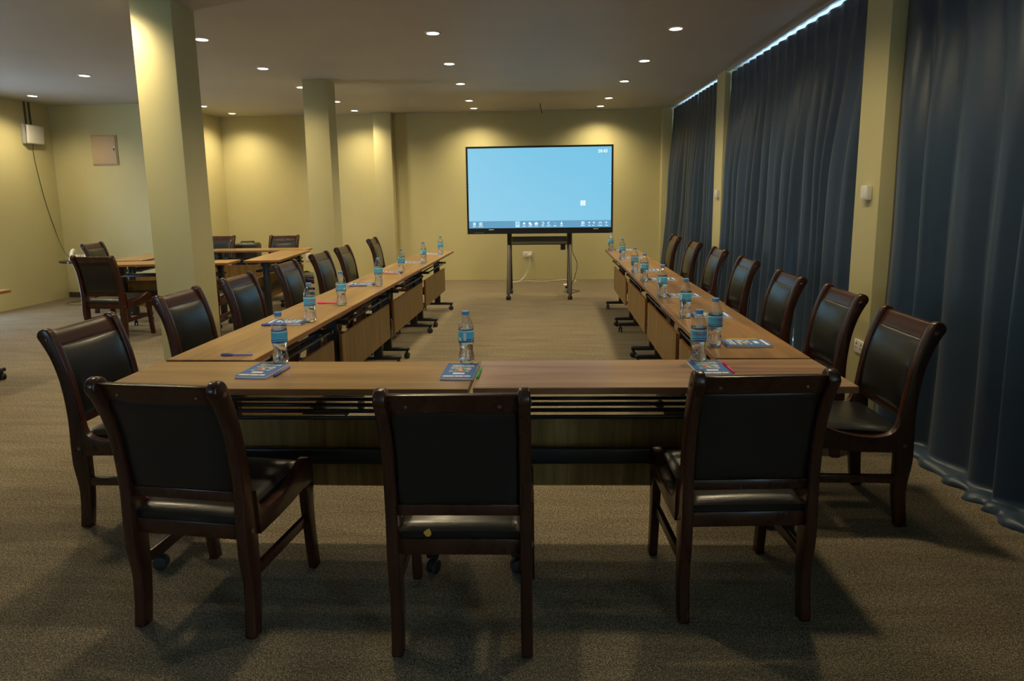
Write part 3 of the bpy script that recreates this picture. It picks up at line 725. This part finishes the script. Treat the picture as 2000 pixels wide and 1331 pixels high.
# ------------------------------------------------------------------ display on its stand
def build_display():
    t = thing('interactive_display', 'large interactive touch display with blue screen on a wheeled black stand', 'display', (-0.143, 9.26, 0))
    x0, x1, z0, z1 = -1.03, 1.028, 0.905, 2.125
    bm = bmesh.new(); box(bm, x0, x1, 0.02, 0.10, z0, z1); bevel_all(bm, 0.006, 2); obj('housing', bm, 'bezel_black', t)
    bm = bmesh.new(); B = 0.026
    for a, b, c, d in ((x0, x0+B, z0, z1), (x1-B, x1, z0, z1), (x0+B, x1-B, z1-B, z1), (x0+B, x1-B, z0, z0+0.082)): box(bm, a, b, 0.0, 0.022, c, d)
    obj('bezel', bm, 'bezel_black', t)
    sx0, sx1, sz0, sz1 = x0+B, x1-B, z0+0.082, z1-B
    bm = bmesh.new(); box(bm, sx0, sx1, 0.010, 0.02, sz0, sz1); scr = obj('screen', bm, 'screen_glow', t); scr['label'] = 'lit pale blue screen'
    def plane(name, a, b, c, d, m, y=0.0090, parent=scr):
        bm = bmesh.new(); box(bm, a, b, y-0.0004, y, c, d); return obj(name, bm, m, parent)
    plane('toolbar', sx0, sx1, sz0, sz0+0.100, 'toolbar_glow')
    def words(s, x, z, size, m='icon_glow', bold=0.0):
        me = text_mesh(s, size, bold=bold)
        for v in me.vertices: v.co = (v.co.x+x, 0.0076, v.co.y+z)
        me.materials.clear(); me.materials.append(MATS[m]); return mesh_obj('lettering', me, scr)
    pxm = 0.00715   # metres per photograph pixel at the screen
    def X(px): return (px-1054.8)*pxm
    zt = sz0+0.026; zi = sz0+0.062
    words('20:43', X(1178), sz1-0.062, 0.060, bold=0.0012)
    labs = [(925, 'Menu'), (937.5, 'Connect'), (1011, 'Pen'), (1024, 'Eraser'), (1036, 'Toolbox'), (1048, 'Insert'), (1061, 'Undo'), (1073, 'Recover'), (1085, 'Select'), (1098, 'Single'), (1140, 'Manage'), (1152.5, 'Add'), (1160.5, 'Prev'), (1174, 'Preview'), (1186.5, 'Next')]
    plane('selected_tile', X(1006.5), X(1015.5), sz0+0.010, sz0+0.094, 'icon_select', 0.0086)
    for px, s in labs: words(s, X(px), zt, 0.019, bold=0.0006)
    words('1/1', X(1174), zi, 0.040, bold=0.0008); words('<', X(1161.5), zi, 0.055, bold=0.001); words('>', X(1186), zi, 0.055, bold=0.001); words('+', X(1152.5), zi, 0.055, bold=0.001)
    def icon(kind, px):
        bm = bmesh.new(); x = X(px); m = 'icon_glow'
        def ring(cx, cz, r0, r1, a0=0, a1=2*PI, n=16):
            for k in range(n):
                p = [a0+(a1-a0)*(k+q)/n for q in (0, 1)]
                bm.faces.new([bm.verts.new((cx+r*math.cos(a), 0.0078, cz+r*math.sin(a))) for r, a in ((r0, p[0]), (r1, p[0]), (r1, p[1]), (r0, p[1]))])
        def rect(a, b, c, d): bm.faces.new([bm.verts.new(q) for q in ((x+a, 0.0078, zi+c), (x+b, 0.0078, zi+c), (x+b, 0.0078, zi+d), (x+a, 0.0078, zi+d))])
        if kind == 'menu':
            for k in range(3): rect(-0.018, 0.018, -0.018+0.014*k, -0.009+0.014*k)
        elif kind == 'tool': rect(-0.020, 0.010, -0.014, 0.016); rect(-0.004, 0.022, -0.022, -0.002)
        elif kind == 'insert': rect(-0.024, 0.024, -0.018, 0.006); rect(-0.012, 0.012, 0.008, 0.018)
        elif kind == 'undo': ring(x, zi, 0.012, 0.020, -2.4, 2.4)
        elif kind == 'redo': ring(x, zi, 0.012, 0.020, 0.8, 5.5)
        elif kind == 'hand': rect(-0.012, 0.012, -0.020, 0.004); rect(-0.004, 0.004, 0.004, 0.022)
        elif kind == 'eraser': ring(x, zi, 0.001, 0.016)
        elif kind == 'square': rect(-0.020, -0.013, -0.02, 0.02); rect(0.013, 0.02, -0.02, 0.02); rect(-0.013, 0.013, 0.013, 0.02); rect(-0.013, 0.013, -0.02, -0.013); rect(-0.006, 0.006, -0.006, 0.006)
        elif kind == 'pen': rect(-0.014, -0.002, -0.018, -0.004); rect(-0.004, 0.008, -0.006, 0.008); rect(0.006, 0.016, 0.006, 0.020); m = 'icon_green'
        elif kind == 'select': rect(-0.016, -0.004, 0.002, 0.016); rect(0.0, 0.016, -0.016, 0.0); m = 'icon_green'
        obj('icon', bm, m, scr)
    for k, px in (('menu', 925), ('square', 937.5), ('pen', 1011), ('eraser', 1024), ('tool', 1036), ('insert', 1048), ('undo', 1061), ('redo', 1073), ('select', 1085), ('hand', 1098), ('square', 1140)): icon(k, px)
    # floating button and side handles
    zb = 2.125 - (395.5-283.5)*0.00712
    bm = bmesh.new(); box(bm, X(1140)-0.034, X(1140)+0.034, 0.0080, 0.0088, zb-0.034, zb+0.034); obj('floating_button', bm, 'icon_glow', scr)
    bm = bmesh.new()
    for k in range(20):
        a0, a1 = 2*PI*k/20, 2*PI*(k+1)/20
        bm.faces.new([bm.verts.new((X(1140)+r*math.cos(a), 0.0074, zb+r*math.sin(a))) for r, a in ((0.017, a0), (0.022, a0), (0.022, a1), (0.017, a1))])
    obj('floating_button_ring', bm, 'toolbar_glow', scr)
    for sx in (sx0+0.012, sx1-0.012):
        plane('side_handle', sx-0.010, sx+0.010, 1.57, 1.61, 'toolbar_glow', 0.0088); plane('side_dot', sx-0.006, sx+0.006, 1.582, 1.598, 'icon_glow', 0.0080)
    for xx in (-0.78+0.143, 0.84): rbox('front_tab', xx-0.035-0.05, xx+0.035-0.05, -0.004, 0.0, z0+0.056, z0+0.066, 'lamp_trim', t, 0)
    bm = bmesh.new()
    for k in range(6): box(bm, x0+0.11+0.022*k, x0+0.118+0.022*k, -0.002, 0, z0+0.018, z0+0.024)
    obj('button_row', bm, 'grey_plastic', t)
    # stand
    for s, xx in ((-1, -0.437), (1, 0.420)):
        rbox('post', xx-0.032, xx+0.032, 0.10, 0.15, 0.66, 1.95, 'stand_metal', t, 0.006)
        for nm, ya, yb, zb_ in (('front_leg', 0.10, -0.305, 0.075), ('rear_leg', 0.15, 0.29, 0.075)):
            bm = bmesh.new(); zt_ = 0.74
            vs = []
            for yy, zz, hw in ((yb, zb_, 0.022), (ya, zt_, 0.028)):
                vs.append([bm.verts.new((xx+dx*0.028, yy+dy*hw, zz)) for dx, dy in ((-1, -1), (1, -1), (1, 1), (-1, 1))])
            for k in range(4): bm.faces.new((vs[0][k], vs[0][(k+1) % 4], vs[1][(k+1) % 4], vs[1][k]))
            bm.faces.new(vs[0][::-1]); bm.faces.new(vs[1]); bevel_all(bm, 0.007, 2)
            lg = obj(nm, bm, 'stand_metal', t, smooth=0.7)
            c = mesh_obj('caster', CASTER, lg, (xx, yb, 0), 0.3*s); c.scale = (1.35, 1.15, 1.15)
    bm = bmesh.new(); box(bm, -0.405, 0.388, 0.02, 0.20, 0.755, 0.768); box(bm, -0.405, 0.388, 0.02, 0.03, 0.768, 0.79); box(bm, -0.405, 0.388, 0.18, 0.20, 0.755, 0.855)
    obj('shelf', bm, 'shelf_metal', t)
    rbox('cross_tube', -0.405, 0.388, 0.11, 0.14, 0.738, 0.756, 'black_metal', t, 0.004)
    rbox('adapter_box', 0.295, 0.365, 0.05, 0.10, 0.665, 0.745, 'bezel_black', t, 0.004)
    bm = bmesh.new(); tube(bm, cat([(0.455, 0.13, 0.95), (0.462, 0.14, 0.72), (0.47, 0.14, 0.62), (0.535, 0.16, 0.46), (0.515, 0.2, 0.30), (0.47, 0.24, 0.16), (0.44, 0.28, 0.06)], 5), 0.005, 6); obj('power_lead', bm, 'dark_cord', t)
    return t
build_display()

# ------------------------------------------------------------------ sockets, switches, cords, panel box, telephone
def socket(label, loc, rot, w, h, gang=2, cat_='socket'):
    t = thing('wall_socket', label, cat_, loc); t.rotation_euler = rot      # local: face -y
    rbox('plate', -w/2, w/2, -0.010, 0.0, -h/2, h/2, 'white_plastic', t, 0.003)
    bm = bmesh.new()
    for g in range(gang):
        cx = (-w/4 + w/2*g) if gang == 2 else 0
        box(bm, cx-0.003, cx+0.003, -0.0115, -0.0095, 0.010, 0.020)
        for s in (-1, 1): box(bm, cx+s*0.011-0.004, cx+s*0.011+0.004, -0.0115, -0.0095, -0.012, -0.006)
    obj('pin_slots', bm, 'dark_slot', t)
    bm = bmesh.new()
    for g in range(gang):
        cx = (-w/4 + w/2*g) if gang == 2 else 0
        box(bm, cx-0.008, cx+0.008, -0.013, -0.0095, h/2-0.022, h/2-0.008)
    obj('rocker', bm, 'white_plastic', t)
    return t
s1 = socket('white double wall socket under the display, white plug in it', (-0.385, YB, 0.44), (0, 0, 0), 0.16, 0.10)
t = thing('power_lead', 'white cable from the wall plug trailing over the carpet behind the stand', 'cable')
bm = bmesh.new(); box(bm, -0.372, -0.318, YB-0.055, YB-0.0136, 0.408, 0.452); bevel_all(bm, 0.008, 2); obj('plug', bm, 'white_plastic', t)
bm = bmesh.new(); tube(bm, cat([(-0.345, YB-0.045, 0.41), (-0.345, YB-0.06, 0.33), (-0.36, YB-0.05, 0.22), (-0.42, YB-0.06, 0.09), (-0.50, YB-0.16, 0.012), (-0.62, YB-0.32, 0.008), (-0.58, YB-0.40, 0.007), (-0.40, YB-0.22, 0.007), (-0.123, 10.85, 0.007), (0.10, 10.98, 0.007), (0.30, 11.05, 0.007), (0.44, 10.95, 0.007), (0.36, 10.6, 0.007), (0.27, 10.2, 0.007), (0.245, 9.85, 0.02)], 6), 0.007, 6); obj('cable', bm, 'white_cord', t)
t = thing('extension_block', 'white extension block on the carpet behind the display stand', 'socket', (0.235, 9.76, 0))
rbox('body', -0.03, 0.03, -0.06, 0.06, 0, 0.11, 'white_plastic', t, 0.008); rbox('inserted_plug', -0.008, 0.038, -0.085, -0.06, 0.055, 0.09, 'black_rubber', t, 0.005)
t = thing('loose_lead', 'thin black cable curling on the carpet beside the stand', 'cable')
bm = bmesh.new(); tube(bm, cat([(0.31, 9.50, 0.006), (0.345, 9.60, 0.006), (0.445, 9.76, 0.006), (0.40, 9.85, 0.006), (0.31, 9.90, 0.006)], 5), 0.005, 6); obj('cable', bm, 'dark_cord', t)
socket('white socket plate on the back wall beside the far column', (-4.235, YB, 0.43), (0, 0, 0), 0.085, 0.15, 1)
socket('white socket with round holes low on the pillar near the curtains', (2.02, 4.27, 0.44), (0, 0, -PI/2), 0.125, 0.088, 2)
def switch(label, loc):
    t = thing('wall_control', label, 'wall control', loc, -PI/2)
    rbox('housing', -0.045, 0.045, -0.032, 0.0, -0.045, 0.045, 'white_plastic', t, 0.005); rbox('face', -0.036, 0.036, -0.034, -0.030, -0.036, 0.036, 'white_plastic', t, 0.002)
switch('small white control box on the nearer curtain pillar', (2.02, 4.30, 1.435)); switch('small white control box on the farther curtain pillar', (2.00, 7.95, 1.435))
# electrical panel door
t = thing('panel_box', 'beige metal panel door set in the olive wall', 'panel', (-6.52, 9.42, 2.18))
rbox('frame', -0.195, 0.195, -0.012, 0.0, -0.215, 0.215, 'beige_metal', t, 0.002); rbox('door', -0.180, 0.180, -0.022, -0.012, -0.200, 0.200, 'beige_metal', t, 0.003)
rbox('handle_plate', 0.142, 0.166, -0.027, -0.022, -0.025, 0.055, 'white_plastic', t, 0.003); rbox('handle', 0.148, 0.160, -0.034, -0.027, -0.015, 0.030, 'dark_slot', t, 0.002)
# access point
t = thing('wireless_box', 'white network box on the left wall near the ceiling', 'network box', (XL, 9.03, 2.385), PI/2)
rbox('back_plate', -0.165, 0.165, -0.035, 0.0, -0.135, 0.135, 'grey_plastic', t, 0.006)
bm = bmesh.new(); box(bm, -0.155, 0.165, -0.085, -0.050, -0.130, 0.130); bevel_all(bm, 0.02, 3); f_ = obj('cover', bm, 'white_plastic', t, smooth=0.7); f_.rotation_euler = (0.06, 0, 0.04)
rbox('spacer', -0.10, 0.10, -0.055, -0.03, -0.10, 0.10, 'dark_slot', t, 0)
for yy in (8.97, 9.05):
    bm = bmesh.new(); box(bm, XL, XL+0.018, yy-0.011, yy+0.011, 2.52, CEIL); world_child(obj('conduit', bm, 'brown_conduit'), t)
bm = bmesh.new(); tube(bm, cat([(XL+0.03, 9.02, 2.25), (XL+0.012, 9.03, 2.1), (XL+0.012, 9.08, 1.75), (XL+0.012, 9.15, 1.40), (XL+0.015, 9.25, 1.05), (XL+0.06, 9.28, 0.80), (XL+0.28, 9.10, 0.66), (XL+0.50, 8.97, 0.645)], 6), 0.004, 6)
world_child(obj('telephone_cord', bm, 'dark_cord'), t)['label'] = 'thin dark cord hanging down the wall'
# round stand with telephone
t = thing('pedestal_table', 'small round black pedestal table with chrome pole in the corner', 'table', (-6.68, 8.86, 0))
bm = bmesh.new(); lathe(bm, [(0.01, 0.590), (0.245, 0.590), (0.255, 0.598), (0.255, 0.612), (0.248, 0.620), (0.01, 0.620)], 40); obj('top', bm, 'black_gloss', t, smooth=0.6)
bm = bmesh.new(); lathe(bm, [(0.013, 0.012), (0.013, 0.585), (0.03, 0.590)], 16); obj('pole', bm, 'chrome', t)
bm = bmesh.new(); lathe(bm, [(0.005, 0.0), (0.19, 0.0), (0.195, 0.006), (0.185, 0.012), (0.03, 0.022), (0.005, 0.022)], 40); obj('base', bm, 'chrome', t, smooth=0.6)
t = thing('telephone', 'cream desk telephone on the round pedestal table', 'telephone', (-6.70, 8.86, 0.6203), 0.5); t.scale = (1.2, 1.2, 1.2)
bm = bmesh.new(); prism_x(bm, [(-0.085, 0.0), (0.085, 0.0), (0.085, 0.055), (0.03, 0.06), (-0.085, 0.022)], -0.085, 0.085); bevel_all(bm, 0.006, 2); b_ = obj('base', bm, 'white_plastic', t, smooth=0.7)
bm = bmesh.new()
for i in range(3):
    for j in range(4): box(bm, 0.0+0.022*i, 0.014+0.022*i, -0.07+0.024*j, -0.056+0.024*j, 0.028+0.0098*j, 0.035+0.0098*j)
obj('keypad', bm, 'grey_plastic', b_)
bm = bmesh.new(); tube(bm, cat([(-0.05, -0.10, 0.055), (-0.05, -0.085, 0.075), (-0.05, -0.03, 0.098), (-0.05, 0.03, 0.112), (-0.05, 0.085, 0.108), (-0.05, 0.10, 0.085)], 4), [0.020]*21, 10); obj('handset', bm, 'white_plastic', t)
# wire end at the ceiling
bm = bmesh.new(); tube(bm, cat([(-0.14, 10.30, CEIL), (-0.135, 10.30, CEIL-0.05), (-0.12, 10.29, CEIL-0.11), (-0.115, 10.27, CEIL-0.15)], 4), 0.006, 6); tag(obj('loose_wire', bm, 'dark_cord'), 'short dark wire end hanging from the ceiling before the back wall', 'wire')
# portable loudspeaker behind the rear square
t = thing('portable_speaker', 'black portable loudspeaker standing by the back wall behind the rear square', 'loudspeaker', (-4.73, 9.95, 0), PI*0.04)
bm = bmesh.new(); box(bm, -0.17, 0.17, -0.15, 0.15, 0.05, 0.765); bevel_all(bm, 0.04, 3); obj('cabinet', bm, 'speaker_black', t, smooth=0.7)
bm = bmesh.new(); lathe(bm, [(0.02, 0), (0.09, 0.006), (0.115, 0.014), (0.12, 0.004)], 28)
for v in bm.verts: x, y, z = v.co; v.co = Vector((x, -0.15-z, y+0.34))
obj('woofer', bm, 'black_gloss', t)
bm = bmesh.new(); tube(bm, [(-0.10, 0, 0.76), (-0.10, 0, 0.785), (0.10, 0, 0.785), (0.10, 0, 0.76)], 0.011, 8); obj('handle', bm, 'black_rubber', t)
for s in (-1, 1):
    bm = bmesh.new(); tube(bm, [(s*0.14, 0.10, 0.04), (s*0.175, 0.10, 0.04)], 0.04, 14); obj('wheel', bm, 'black_rubber', t)
    rbox('foot', s*0.12-0.02, s*0.12+0.02, -0.13, -0.09, 0.0, 0.052, 'black_rubber', t, 0.004)

# ------------------------------------------------------------------ curtains
def cx(y): return 2.105 - 0.02*(y-4)
def curtain(label, y0, y1, seed, lean0=0.0, lean1=0.0, puddle=0.05, top=2.785, flare=0.05, fw=0.20, xo=0.0):
    """pleated cloth from y0 (near) to y1 (far); irregular folds that drift on the way down"""
    rnd = random.Random(seed)
    L = y1-y0; nf = max(4, round(L/fw)); per = 14; nu = nf*per
    wid = [rnd.uniform(0.6, 1.5) for _ in range(nf)]; tot = sum(wid); bt = [0.0]
    for w in wid: bt.append(bt[-1]+L*w/tot)
    even = [L*k/nf for k in range(nf+1)]
    drift = [0.0]+[rnd.uniform(-0.07, 0.07) for _ in range(nf-1)]+[0.0]
    amp = [rnd.uniform(0.05, 0.115) for _ in range(nf+1)]; shp = [rnd.uniform(0.30, 0.70) for _ in range(nf+1)]; mid_ = [rnd.uniform(-0.012, 0.012) for _ in range(nf+1)]
    zs = [top, top-0.02, top-0.05, top-0.085, top-0.13, top-0.20, top-0.30] + [top-0.30-(top-0.36)*k/20 for k in range(1, 21)] + [0.024]
    def sm(t): t = max(0.0, min(1.0, t)); return t*t*(3-2*t)
    bm = bmesh.new(); rows = []
    for z in zs:
        row = []; d = (top-z)/top; q = sm(d*2.2)
        B = [even[k]*(1-q)+bt[k]*q + drift[k]*d for k in range(nf+1)]
        for i in range(nu+1):
            k = min(i//per, nf-1); f = i/per-k
            s_ = i/nu
            # fold profile: rounded crest, tight valley; crest place varies per fold
            g = f**(math.log(0.5)/math.log(shp[k]*q+0.5*(1-q))) if 0 < f < 1 else f
            crest = math.sin(PI*g)**1.3
            A = 0.022*(1-q)+(amp[k]*(1-f)+amp[k+1]*f if k+1 < len(amp) else amp[k])*q
            pin = math.exp(-((z-(top-0.085))/0.06)**2)         # pinched pleats under the heading
            crest = crest*(1-pin) + pin*max(0.0, 1-abs(g-0.5)*5.5)
            off = A*crest + mid_[k]*q*math.sin(2*PI*f)*0.6 + 0.006*math.sin(9*d+seed+k)*q
            y = y0 + B[k]+(B[k+1]-B[k])*f + (lean0*(1-s_)**3+lean1*s_**3)*d**4
            row.append(bm.verts.new((cx(y) + xo + 0.040 - off - flare*d**2.5, y, z)))
        rows.append(row)
    if puddle:
        base = [v.co.copy() for v in rows[-1]]
        xs = [b.x for b in base]; n_ = 9
        soft = [sum(xs[max(0, i-n_):i+n_+1])/len(xs[max(0, i-n_):i+n_+1]) for i in range(nu+1)]
        for k, (m, h) in enumerate(((0.35, 0.034), (0.7, 0.026), (1.0, 0.004))):
            row = []
            for i in range(nu+1):
                b = base[i]; u = i/per; wv = 0.5+0.5*math.sin(u*2*PI*1.5+seed)
                x = b.x*(1-m)+(soft[i]-puddle*0.6)*m - puddle*0.4*m*wv
                row.append(bm.verts.new((x, b.y, h*(0.75+0.5*wv) if k < 2 else 0.003)))
            rows.append(row)
    for j in range(len(rows)-1):
        for i in range(nu): bm.faces.new((rows[j][i], rows[j][i+1], rows[j+1][i+1], rows[j+1][i])).smooth = True
    o = obj('curtain', bm, 'curtain_cloth'); tag(o, label, 'curtain', 'blue blackout curtains')
    md = o.modifiers.new('thickness', 'SOLIDIFY'); md.thickness = 0.003; md.offset = 1
    return o
curtain('wide slate blue curtain hanging before the nearer pillar, hem spread on the carpet', -0.6, 4.169, 1, puddle=0.12, flare=0.02, fw=0.27, xo=-0.03)
curtain('slate blue curtain panel hanging beyond the nearer pillar, up to the bright slit', 4.50, 5.570, 2, lean1=-0.22, puddle=0.04)
curtain('slate blue curtain panel between the bright slit and the narrow farther pillar', 5.573, 7.82, 3, lean0=0.03, puddle=0.04)
curtain('slate blue curtain panel just beyond the narrow farther pillar', 8.20, 9.34, 4, puddle=0.03)
curtain('slate blue curtain panel reaching the back wall corner', 9.355, 10.97, 5, puddle=0.03, flare=0.12)
for lab, a, b_ in (('thin curtain rail before the nearer pillar', -1.9, 4.15), ('thin curtain rail between the two pillars', 4.51, 7.81), ('thin curtain rail beyond the farther pillar', 8.21, 10.98)):
    bm = bmesh.new()
    p = [bm.verts.new((cx(y)+dx, y, z)) for y in (a, b_) for dx, z in ((-0.018, CEIL), (0.018, CEIL), (0.018, CEIL-0.028), (-0.018, CEIL-0.028))]
    for k in range(4): bm.faces.new((p[k], p[(k+1) % 4], p[4+(k+1) % 4], p[4+k]))
    bm.faces.new(p[:4]); bm.faces.new(p[4:]); tag(obj('curtain_rail', bm, 'rail_metal'), lab, 'curtain rail', 'curtain rails on the ceiling')

# ------------------------------------------------------------------ downlights
def build_downlight():
    t = thing('downlight', 'x', 'ceiling light')
    bm = bmesh.new(); lathe(bm, [(0.050, -0.001), (0.053, -0.009), (0.066, -0.007), (0.070, 0.0)], 28, caps=False); obj('trim_ring', bm, 'lamp_trim', t, smooth=0.7)
    bm = bmesh.new(); lathe(bm, [(0.001, -0.0062), (0.035, -0.006), (0.0515, -0.004)], 28, caps=False); obj('lens', bm, 'lamp_lens', t)
    ld = bpy.data.lights.new('lamp', 'SPOT'); ld.energy = SPOT_W; ld.color = SPOT_COL; ld.spot_size = math.radians(145); ld.spot_blend = 1.0; ld.shadow_soft_size = 0.085
    o = bpy.data.objects.new('lamp', ld); COL.objects.link(o); o.parent = t; o.location = (0, 0, -0.02)
    return t
DL = build_downlight()
seen = [(-0.99, 5.79), (-1.05, 7.10), (-1.10, 8.35), (-1.17, 9.80), (-1.20, 10.66), (1.074, 5.87), (1.0, 7.20), (0.93, 8.44), (0.865, 9.85), (0.81, 10.72),
        (-3.02, 5.78), (-3.06, 7.10), (-3.118, 8.333), (-3.086, 9.612), (-3.13, 10.64), (-5.156, 7.242), (-5.168, 9.778), (-5.161, 10.66), (-6.80, 8.505)]
# the same grid of lamps carried on above and beside the frame (rows 1.3 m apart like those in view)
unseen = [(-0.95, 4.49, 'beam_column_side'), (1.13, 4.55, 'beam_curtain_side'), (-0.93, 3.18, 'front_table_column_side'), (1.18, 3.23, 'front_table_curtain_side'),
          (-3.02, 4.40, 'near_column'), (-3.0, 3.18, 'open_floor'), (-5.15, 5.93, 'lone_table'), (-5.15, 4.62, 'left_floor')]
def dl_label(i):
    rows = [(0, 5, 'over the column-side tables'), (5, 10, 'over the curtain-side tables'), (10, 15, 'in line with the pale columns'), (15, 18, 'over the rear square')]
    for a, b_, s in rows:
        if a <= i < b_: return f'round recessed ceiling light {s}, {ORD[b_-1-i]} from the back wall'
    if i == 18: return 'round recessed ceiling light close to the network box'
    return 'round recessed ceiling light ' + ['before the ceiling beam, over the column-side tables', 'before the ceiling beam, over the curtain-side tables', 'over the column-side end of the front table', 'over the curtain-side end of the front table',
            'beside the near pale column', 'over the open floor before the near column', 'between the lone training table and the rear square', 'over the lone training table'][i-19]
for i, (x, y) in enumerate(seen): place(DL, i == 0, dl_label(i), (x, y, CEIL), 0, 'recessed ceiling downlights')
for i, (x, y, nm) in enumerate(unseen):
    d = place(DL, False, dl_label(19+i), (x, y, CEIL), 0, 'recessed ceiling downlights')
    d.name = f'downlight_{nm}_offscreen'
    for ch in d.children:
        if ch.type == 'LIGHT':
            ch.name = f'lamp_{nm}_offscreen'; ch.data = ch.data.copy(); ch.data.name = ch.name
        elif ch.name.startswith('lens'): ch.name = f'lens_{nm}_offscreen'
